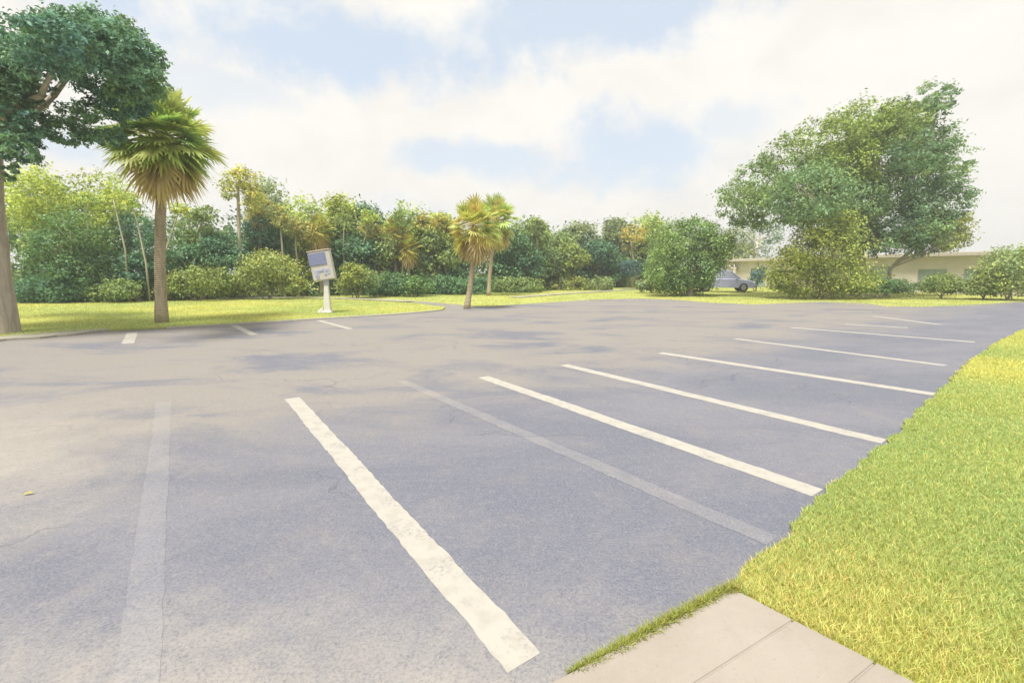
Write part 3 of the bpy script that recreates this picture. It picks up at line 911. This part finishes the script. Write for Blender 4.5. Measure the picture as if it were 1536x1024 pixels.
# shrubs and small trees near the building
g2 = 'shrubs before the cream building'
shrub('large yellow green shrub mound under the live oak', [(1215, 375, 34, 30), (1190, 400, 34, 26), (1240, 390, 44, 36), (1260, 360, 36, 26), (1210, 420, 46, 20), (1265, 415, 44, 24), (1175, 420, 20, 16), (1290, 425, 30, 12), (1255, 338, 30, 24), (1225, 345, 26, 22)], 30.0, 11000, .17, (.37, .44, .11), 601, .08, g2)
shrub('low dark green shrub in front of the building between mound and window', [(1315, 428, 28, 9), (1345, 430, 26, 8), (1290, 432, 22, 7)], 30.5, 2400, .14, GREEN_D, 602, .0, g2)
shrub('small rounded shrub under the right hand building window', [(1412, 424, 22, 12), (1430, 430, 20, 9), (1395, 430, 18, 8)], 30.2, 2200, .14, GREEN_M, 603, .0, g2)
shrub('low pale shrub at the right end of the visible building wall', [(1462, 430, 24, 9), (1490, 430, 24, 10)], 29.5, 1800, .14, (.30,.36,.11), 604, .0, g2)
shrub('little blue green plant beside the building door near the car', [(1132, 417, 6, 11), (1141, 408, 5, 14), (1128, 424, 8, 6)], 42, 700, .14, (.12, .21, .17), 605, .0, g2)
shrub('tall pale yellow green shrub hiding the far right of the cream building', [(1512, 398, 26, 26), (1540, 402, 34, 30), (1490, 416, 20, 18), (1520, 427, 38, 14)], 28.5, 4200, .16, (.36, .44, .15), 606, .02, g2)
d = 56.0
b = P(1100, 430, d); b.z = 0
broadleaf('tree', 'pale green tree behind the left end of the cream building', b, px_lobes([(1100, 362, 26, 20), (1085, 378, 22, 16), (1118, 378, 20, 16), (1105, 395, 26, 14)], d + 5, 1.0, 9, 1.0, 1), 4200, .3, (.28,.34,.13), 612, .2, None, (0, 0), None, M_SLIMBARK, clump=.35, per=22, warm=.0)
b = P(1410, 430, 29.0); b.z = 0
broadleaf('tree', 'light yellow green small tree under the right side of the live oak', b + Vector((0, 4.0, 0)), px_lobes([(1405, 335, 30, 22), (1430, 345, 24, 22), (1420, 362, 26, 14), (1385, 350, 22, 14), (1445, 330, 16, 14)], 33, .8, 10, 1.0, 1), 5200, .18, (.36,.40,.11), 613, .14, None, (0, 0), None, M_SLIMBARK, clump=.35, per=22, warm=.02)
# crepe-myrtle like tree with pale forked trunk
d = 62.0
base = P(1133, 430, d); base.z = 0
root = empty('tree', base); tag(root, 'tree with a forked cream trunk rising behind the cream building', 'tree')
tm = MB()
fk = P(1133, 362, d) - base
tm.tube([(0, 0, -.1), P(1133, 400, d) - base, P(1134, 375, d) - base, fk], [.4, .36, .32, .3], 9, wob=.05)
Lr = [(1112, 345, 20, 8), (1128, 338, 14, 8), (1150, 340, 18, 10), (1160, 352, 14, 12), (1150, 372, 14, 12), (1118, 368, 12, 8)]
Lw = np.array(px_lobes(Lr, d, .6, 21)); Lw[:, :3] -= np.array(base)
for l in Lw: limb(tm, fk - Vector((0, 0, .2)), l[:3], .2, .07, .08, 4, 6)
tm.build('trunk', M_PALEBARK, root, smooth=True)
V, Fq, T = lobes_cloud(Lw, 1500, .3, 22, .4, 20, -.1, .5, 0)
link('crown', mesh_np('crown', V, [Fq], T), M_LEAF, root, (.24,.33,.22))

# ------------------------------------------------------------------ cream building
A, B = Vector((27.0, 58.5, 0)), Vector((36.0, 36.5, 0))
fd = (B - A).normalized()
ang = math.atan2(fd.y, fd.x)
bld = empty('building', A, ang)
tag(bld, 'long low cream stucco building with a flat roof behind the oak', 'building')
LEN, HB, DP = 40.0, 2.95, 12.0
def along(u):
    """distance along the facade seen at photo column u"""
    d0 = ray(u, HZ); k = d0.x / d0.y
    return (k * A.y - A.x) / (fd.x - k * fd.y)
door_s, win_s = along(1137), [along(1320), along(1398), along(1470)]
# wall with real openings: facade strips around the holes
holes = [(door_s - 1.0, door_s + 1.0, 0.0, 2.15), (win_s[0] - .75, win_s[0] + .75, .75, 2.2), (win_s[1] - 1.0, win_s[1] + 1.0, .9, 1.95), (win_s[2] - 1.0, win_s[2] + 1.0, .9, 1.95), (win_s[2] + 3, win_s[2] + 5, .9, 1.95)]
w = MB()
x = 0
for (x0, x1, z0, z1) in holes:
    w.box(((x + x0) / 2, .1, HB / 2), (x0 - x, .2, HB))
    if z0 > 0: w.box(((x0 + x1) / 2, .1, z0 / 2), (x1 - x0, .2, z0))
    w.box(((x0 + x1) / 2, .1, (z1 + HB) / 2), (x1 - x0, .2, HB - z1))
    x = x1
w.box(((x + LEN) / 2, .1, HB / 2), (LEN - x, .2, HB))
w.box((.1, DP / 2, HB / 2), (.2, DP - .4, HB)); w.box((LEN - .1, DP / 2, HB / 2), (.2, DP - .4, HB)); w.box((LEN / 2, DP - .1, HB / 2), (LEN, .2, HB))
w.box((LEN / 2, DP / 2, .02), (LEN - .5, DP - .5, .04))
# facade is y=0 facing -y local
w.build('wall', M_STUCCO, bld)
rf = MB(); rf.box((LEN / 2, DP / 2 - .1, HB + .15), (LEN + .9, DP + .9, .28)); rf.build('roof', M_FASCIA, bld, bevel=.02)
rf = MB(); rf.box((LEN / 2, DP / 2 - .1, HB + .31), (LEN + .5, DP + .5, .05)); rf.build('roof_membrane', M_ROOF, bld)
for i, (x0, x1, z0, z1) in enumerate(holes):
    fr = MB(); t = .07
    for c, s in (((x0 + t / 2, .1, (z0 + z1) / 2), (t, .1, z1 - z0)), ((x1 - t / 2, .1, (z0 + z1) / 2), (t, .1, z1 - z0)), (((x0 + x1) / 2, .1, z1 - t / 2), (x1 - x0 - 2 * t, .1, t)), (((x0 + x1) / 2, .1, z0 + t / 2), (x1 - x0 - 2 * t, .1, t)), (((x0 + x1) / 2, .1, (z0 + z1) / 2), (t, .08, z1 - z0 - 2 * t))):
        fr.box(c, s)
    if i == 0:
        fo = fr.build('door', M_TEAL, bld)
        pn = MB(); pn.box(((x0 + x1) / 2, .12, (z0 + z1) / 2), (x1 - x0 - .1, .03, z1 - z0 - .1)); pn.build('pane', M_GLASS, fo)
        hd = MB(); hd.box(((x0 + x1) / 2 + .1, .02, 1.05), (.04, .05, .3)); hd.build('handle', M_RIM, fo)
    else:
        fo = fr.build('window', M_FRAME, bld)
        pn = MB(); pn.box(((x0 + x1) / 2, .12, (z0 + z1) / 2), (x1 - x0 - .1, .03, z1 - z0 - .1)); pn.build('pane', M_GLASS, fo)
        sl = MB(); sl.box(((x0 + x1) / 2, -.02, z0 - .045), (x1 - x0 + .2, .16, .08)); sl.build('sill', M_FASCIA, fo)

# ------------------------------------------------------------------ parked car
def car(loc, rz, label):
    root = empty('parked_car', loc, rz)
    tag(root, label, 'car')
    Lc, Wc = 4.5, 1.82
    # side outline, x forward
    low = [(-2.2, .32), (-2.25, .62), (-2.2, .92), (-1.9, 1.0), (.75, .98), (1.35, .93), (2.0, .80), (2.2, .66), (2.25, .45), (2.2, .30)]
    secs = [(-.91, .93), (-.80, 1.0), (0, 1.02), (.80, 1.0), (.91, .93)]
    m = MB(); n = len(low)
    vs = []
    for y, k in secs:
        for x_, z_ in low:
            vs.append((x_ * (1 if abs(y) < .85 else .975), y, .3 + (z_ - .3) * k if z_ > .7 else z_))
    fs = []
    for s in range(len(secs) - 1):
        for i in range(n):
            j = (i + 1) % n
            fs.append((s * n + i, s * n + j, (s + 1) * n + j, (s + 1) * n + i))
    fs.append(tuple(range(n - 1, -1, -1))); fs.append(tuple((len(secs) - 1) * n + i for i in range(n)))
    m.add(vs, fs)
    # roof and pillars
    top = [(-1.55, 1.50), (-1.0, 1.58), (.0, 1.60), (.42, 1.55)]
    vs, fs = [], []
    for y in (-.62, -.55, .55, .62):
        for x_, z_ in top: vs.append((x_, y, z_ - (.05 if abs(y) > .6 else 0)))
    k = len(top)
    for s in range(3):
        for i in range(k - 1):
            fs.append((s * k + i, s * k + i + 1, (s + 1) * k + i + 1, (s + 1) * k + i))
    m.add(vs, fs)
    for s in (-1, 1):
        for (x0, z0), (x1, z1) in (((1.15, .97), (.42, 1.53)), ((-.25, .99), (-.3, 1.56)), ((-2.0, .98), (-1.52, 1.49))):
            m.tube([(x0, s * .80, z0), (x1, s * .62, z1)], [.05, .045], 6)
    m.build('body', M_CAR, root, smooth=False, bevel=.03)
    gl = MB()
    for s in (-1, 1):
        a = [(1.10, s * .785, .985), (-1.95, s * .785, .99), (-1.5, s * .615, 1.47), (.40, s * .615, 1.50)]
        gl.add(a, [(0, 1, 2, 3)])
    gl.add([(1.2, -.76, .97), (1.2, .76, .97), (.43, .6, 1.53), (.43, -.6, 1.53)], [(0, 1, 2, 3)])
    gl.add([(-2.02, -.76, .99), (-2.02, .76, .99), (-1.55, .6, 1.48), (-1.55, -.6, 1.48)], [(0, 3, 2, 1)])
    gl.build('window', M_CARGLASS, root)
    for x_ in (1.38, -1.38):
        for s in (-1, 1):
            t = MB(); t.tube([(x_, s * .74, .33), (x_, s * .78, .33), (x_, s * .90, .33), (x_, s * .935, .33)], [.30, .33, .33, .30], 20)
            tw = t.build('wheel', M_RUBBER, root, smooth=False)
            r_ = MB(); r_.tube([(x_, s * .925, .33), (x_, s * .945, .33)], [.21, .18], 16)
            r_.build('rim', M_RIM, tw)
    for s in (-1, 1):
        h_ = MB(); h_.box((2.19, s * .62, .70), (.1, .36, .13)); h_.build('headlight', M_LAMP, root, bevel=.03)
        h_ = MB(); h_.box((-2.19, s * .66, .80), (.1, .26, .16)); h_.build('tail_light', M_TAIL, root, bevel=.03)
        h_ = MB(); h_.box((.85, s * .95, 1.02), (.12, .16, .11)); h_.build('mirror', M_CAR, root, bevel=.03)
    root.scale = (1.08, 1.06, 1.17)
    bp = MB(); bp.box((2.24, 0, .38), (.08, 1.5, .16)); bp.build('bumper', M_CAR, root, bevel=.03)
    return root
c = P(1084, 430, 41); c.z = 0
car(c, R(-14), 'pale lavender blue car half hidden behind the round bushy tree')

# ------------------------------------------------------------------ parking pay sign
b = G(492, 471); b.z = .05
ks = b.y / F          # metres per photo pixel there
ki = empty('pay_sign', b, R(6))
tag(ki, 'cream parking pay station with a blue screen on a white flared post', 'pay station')
tilt = Matrix.Rotation(R(9), 3, 'Y').transposed()       # head leans: its foot swings right
hw, hh, hd_ = 31 * ks, 43 * ks, .34
hc = Vector(((488 - 492) * ks, 0, (470 - 400) * ks))
def tb(mb, c, s):
    mb.box(hc + tilt @ Vector(c), s, tilt)
hb = MB(); tb(hb, (0, 0, 0), (hw, hd_, hh)); cabo = hb.build('cabinet', M_CAB, ki, bevel=.045)
hb = MB(); tb(hb, (0, 0, hh / 2 + .01), (hw + .04, hd_ + .05, .05)); hb.build('cap', mat_plain('kiosk_cap', (.44, .36, .30), .6), cabo, bevel=.015)
hb = MB(); tb(hb, (-.09, -hd_ / 2 - .012, hh * .23), (hw * .80, .03, hh * .40)); hb.build('screen', M_SCREEN, ki, bevel=.008)
mk = MB()
y0 = -hd_ / 2 - .012
for cx, cz, sx, sz in ((-.20, -.26, .14, .24), (-.03, -.17, .20, .08), (.10, -.27, .10, .17), (.17, -.17, .16, .07), (.21, -.26, .06, .14), (-.20, -.42, .10, .05)):
    tb(mk, (cx * hw / .77, y0, cz * hh / 1.05), (sx, .02, sz))
mk.build('lettering', M_MARK, ki, bevel=.004)
pm = MB()
Z = [0, .04, .10, .40, .75, .98]
prof = [(.36, .30), (.36, .30), (.27, .24), (.235, .22), (.18, .18), (.15, .15)]
zt = hc.z - hh / 2 - .0
vs, fs = [], []
for (wx, wy), z_ in zip(prof, Z):
    z_ = z_ / .98 * (zt - .14)
    dx = (.05 if z_ > .3 else 0) * 0
    vs += [(-wx / 2 + dx, -wy / 2, z_), (wx / 2 + dx, -wy / 2, z_), (wx / 2 + dx, wy / 2, z_), (-wx / 2 + dx, wy / 2, z_)]
for i in range(len(Z) - 1):
    for k in range(4):
        fs.append((i * 4 + k, i * 4 + (k + 1) % 4, i * 4 + 4 + (k + 1) % 4, i * 4 + 4 + k))
fs.append((3, 2, 1, 0)); fs.append(tuple(len(vs) - 4 + k for k in range(4)))
pm.add(vs, fs); pm.build('post', M_POST, ki, bevel=.015)
ft = MB(); ft.add([(-.38, -.13, 0), (-.15, -.13, 0), (-.15, .13, 0), (-.38, .13, 0), (-.38, -.10, .07), (-.15, -.12, .26), (-.15, .12, .26), (-.38, .10, .07)], [(3, 2, 1, 0), (4, 5, 6, 7), (0, 1, 5, 4), (2, 3, 7, 6), (1, 2, 6, 5), (3, 0, 4, 7)])
ft.build('foot', M_POST, ki, bevel=.02)
cl = MB(); cl.box((0, 0, zt - .06), (.19, .19, .26)); cl.build('collar', M_POSTCAP, ki, bevel=.02)

# ------------------------------------------------------------------ grass blades
def blades(name, poly, n, h, wid, seed, near_d, color, two=True, z=0.0, bbox=None, edge_keep=None):
    rg = np.random.default_rng(seed)
    px = np.array([p[0] for p in poly]); py = np.array([p[1] for p in poly])
    x0, x1, y0, y1 = bbox or (px.min(), px.max(), py.min(), py.max())
    X = np.empty(0); Y = np.empty(0)
    while len(X) < n:
        a = rg.uniform(x0, x1, 400000); c = rg.uniform(y0, y1, 400000)
        dd = np.hypot(a, c)
        vis = (c > 0.6) & (np.abs(a) < c * 1.30 + 1.0)
        ok = (rg.random(len(a)) < np.clip((near_d / np.maximum(dd, .1)) ** 1.5, 0, 1)) & vis
        a, c = a[ok], c[ok]
        i = pip(a, c, poly)
        X = np.concatenate([X, a[i]]); Y = np.concatenate([Y, c[i]])
    X, Y = X[:n], Y[:n]
    dd = np.hypot(X, Y)
    patch = np.sin(X * 1.7 + 2 * np.sin(Y * .9)) * np.sin(Y * 2.1 + 1.5 * np.sin(X * 1.3)) * .5 + .5
    patch2 = np.sin(X * .6 + Y * .45 + 1.3 * np.sin(Y * .7)) * .5 + .5
    H = h * rg.uniform(.5, 1.35, n) * (0.75 + .5 * patch)
    Wd = wid * rg.uniform(.7, 1.3, n) * np.clip(dd / near_d, 1, 4) ** .6
    az = rg.uniform(0, 2 * np.pi, n)
    s = np.stack([np.cos(az), np.sin(az), np.zeros(n)], 1)
    la = rg.uniform(0, 2 * np.pi, n); lean = rg.uniform(.15, .95, n)
    lv = np.stack([np.cos(la) * lean, np.sin(la) * lean, np.ones(n)], 1)
    base = np.stack([X, Y, np.full(n, z)], 1)
    midp = base + lv * np.array([.35, .35, .6]) * H[:, None]
    tip = base + lv * np.array([1.1, 1.1, .95]) * H[:, None]
    tone = rg.normal(1, .2, n).clip(.5, 1.6)
    pp = patch2 * .65 + patch * .35
    tint = np.stack([tone * (.62 + .50 * pp), tone * (.78 + .28 * pp), tone * (.92 + .05 * pp)], 1)
    dry = rg.random(n) < .10 + .14 * np.clip(patch2 * 1.2 - .5, 0, 1) * .6 + .26 * np.clip(1.3 - np.hypot(X - W0.x - .35, Y - W0.y) / .8, 0, 1)
    tint = np.where(dry[:, None], tone[:, None] * np.array([1.22, .98, 1.15]), tint)
    hw_ = (s * Wd[:, None]) / 2
    if two:
        V = np.stack([base - hw_, base + hw_, midp + hw_ * .8, midp - hw_ * .8, tip], 1).reshape(-1, 3)
        i = np.arange(n)[:, None] * 5
        fs = [i + np.array([[0, 1, 2, 3]]), i + np.array([[3, 2, 4]])]
        T = np.repeat(tint, 5, 0)
    else:
        V = np.stack([base - hw_, base + hw_, tip], 1).reshape(-1, 3)
        fs = [np.arange(n * 3).reshape(-1, 3)]
        T = np.repeat(tint, 3, 0)
    o = link(name, mesh_np(name, V, fs, T), M_GRASS, None, color)
    return tag(o, None, None, None, 'stuff')

GCOL = (.60, .625, .22)
tag(blades('verge_grass', verge, 260000, .036, .0042, 901, 3.2, GCOL, True, .02, (0.2, 26, 0.6, 20)), 'bright yellow green mown grass on the near verge', 'grass')
strip = [G(850, 1016), G(1000, 935), G(1105, 880), G(1110, 892), G(1090, 897), G(1000, 945), G(880, 1012)]
tag(blades('edge_grass', strip, 9000, .045, .006, 902, 3.2, (.36,.40,.10), True, .0), 'thin grass growing between the asphalt and the walkway', 'grass')
tag(blades('island_grass', island, 100000, .06, .011, 903, 14, GCOL, False, .045, (-30, 0, 9, 36)), 'sunlit grass on the island under the tall palm', 'grass')
backl = [G(-300, 466), G(0, 462), G(430, 452), G(560, 453), G(690, 459), G(735, 461), G(800, 457), G(880, 451), G(960, 449), G(1070, 456), G(1130, 458), G(1230, 454), G(1330, 461), G(1460, 459), G(1600, 452), Vector((60, 40, 0)), Vector((30, 60, 0)), Vector((-20, 40, 0)), Vector((-40, 26, 0))]
back_no_path = backl
tag(blades('back_grass', back_no_path, 80000, .08, .016, 904, 22, GCOL, False, -.03, (-35, 45, 17, 55)), 'sunlit lawn between the lot and the wood', 'grass')

# fallen yellow leaf on the asphalt
fp = G(43, 742)
fl = MB()
ax = Vector((.9, .3, 0)).normalized(); ay = Vector((-.3, .9, 0)).normalized()
vs = []
for t, w_, z_ in ((-1, 0, .006), (-.5, .45, .012), (0, .6, .02), (.5, .4, .016), (1, .03, .03)):
    vs += [fp + ax * t * .035 + ay * w_ * .022 + Vector((0, 0, z_ + .006)), fp + ax * t * .035 - ay * w_ * .022 + Vector((0, 0, z_))]
fl.add(vs, [(2 * i, 2 * i + 1, 2 * i + 3, 2 * i + 2) for i in range(4)])
tag(fl.build('fallen_leaf', mat_plain('dry_leaf', (.42, .36, .05), .6, .3, 40.0)), 'single fallen yellow leaf lying on the asphalt at lower left', 'leaf')

# ------------------------------------------------------------------ sky and sun
SUN_EL, SUN_AZ = R(67), R(-155)        # azimuth from +Y towards +X
sun = bpy.data.lights.new('sun', 'SUN'); sun.energy = 2.8; sun.angle = R(14); sun.color = (1, .95, .86)
so = bpy.data.objects.new('sun', sun); COL.objects.link(so)
sd = Vector((math.sin(SUN_AZ) * math.cos(SUN_EL), math.cos(SUN_AZ) * math.cos(SUN_EL), math.sin(SUN_EL)))
so.rotation_euler = (-sd).to_track_quat('-Z', 'Y').to_euler()
so.location = sd * 100

w = bpy.data.worlds.new('World'); S.world = w; w.use_nodes = True
t = w.node_tree; t.nodes.clear()
wo = t.nodes.new('ShaderNodeOutputWorld'); bg = t.nodes.new('ShaderNodeBackground'); bg.inputs[1].default_value = .1
sky = t.nodes.new('ShaderNodeTexSky'); sky.sky_type = 'NISHITA'; sky.sun_disc = False
sky.sun_elevation = SUN_EL; sky.sun_rotation = SUN_AZ; sky.air_density = 1.0; sky.dust_density = 2.5; sky.ozone_density = 1.5
o = ops(t)
tc = t.nodes.new('ShaderNodeTexCoord'); gen = tc.outputs['Generated']
sx = t.nodes.new('ShaderNodeSeparateXYZ'); t.links.new(gen, sx.inputs[0])
azn = o.math('ARCTAN2', sx.outputs[0], sx.outputs[1])
eln = o.math('ARCSINE', sx.outputs[2])
def azel(u, v):
    d = ray(u, v).normalized()
    return math.atan2(d.x, d.y), math.asin(d.z)
n_big = o.noise(gen, 5.0, 8, .62, .4)
n_mid = o.noise(gen, 14.0, 7, .62, .2)
nn_ = o.math('ADD', o.math('MULTIPLY', o.math('SUBTRACT', n_big, .5), 2.2), o.math('MULTIPLY', o.math('SUBTRACT', n_mid, .5), 1.7))
gap = None
for (u, v, ru, rv, k) in ((500, 75, 260, 75, 1.0), (880, 30, 240, 55, .95), (960, 230, 130, 70, .9), (720, 238, 120, 32, .8), (1090, 185, 90, 40, .5), (120, 225, 60, 30, .8), (620, 320, 110, 25, .35), (320, 130, 140, 40, .5)):
    a0, e0 = azel(u, v); a1, _ = azel(u + ru, v); _, e1 = azel(u, v - rv)
    dx = o.math('MULTIPLY', o.math('SUBTRACT', azn, a0), 1 / abs(a1 - a0))
    dy = o.math('MULTIPLY', o.math('SUBTRACT', eln, e0), 1 / abs(e1 - e0))
    q = o.math('SUBTRACT', 1.0, o.math('SQRT', o.math('ADD', o.math('MULTIPLY', dx, dx), o.math('MULTIPLY', dy, dy))))
    q = o.math('MULTIPLY', o.rng(o.math('ADD', q, nn_), -.36, .60), k)
    gap = q if gap is None else o.math('MAXIMUM', gap, q)
# broken cloud elsewhere, out of the photo's view
away = o.rng(o.math('ABSOLUTE', azn), .9, 1.4)
gap = o.math('MAXIMUM', gap, o.math('MULTIPLY', away, o.rng(nn_, -.1, .45, 0, .8)))
cl = o.mix(o.rng(o.noise(o.mapping(gen, (1, 1, 1.6), (0, 0, 0), (3, 1, 2)), 6.0, 7, .6, .3), .40, .66), (4.62, 4.50, 4.22), (4.34, 4.20, 3.97))
skyc = o.mix(1.0, sky.outputs[0], (1.0, 1.0, 1.0), 'MULTIPLY')
skyc = o.mix(.72, skyc, (3.55, 3.95, 4.35))           # thin high veil over the blue
t.links.new(o.mix(gap, cl, skyc), bg.inputs[0])
t.links.new(bg.outputs[0], wo.inputs[0])

# ------------------------------------------------------------------ humid summer air
hz = NT('haze_air')
pv = hz.n('VolumePrincipled'); pv.inputs['Color'].default_value = (.95, .98, 1.0, 1); pv.inputs['Density'].default_value = HAZE
pv.inputs['Anisotropy'].default_value = .2
hz.l(pv.outputs[0], hz.out.inputs['Volume'])
hb = MB(); hb.box((0, 60, 10.5), (860, 860, 23.2))
tag(hb.build('haze', hz.m), 'thin pale summer haze over the lot', None, None, 'stuff')

# ------------------------------------------------------------------ output
S.render.engine = 'CYCLES'
S.view_settings.view_transform = 'Standard'
S.view_settings.look = 'None'
S.view_settings.gamma = 1
S.view_settings.exposure = 1.15
S.cycles.max_bounces = 6
S.cycles.diffuse_bounces = 4
S.cycles.transmission_bounces = 4
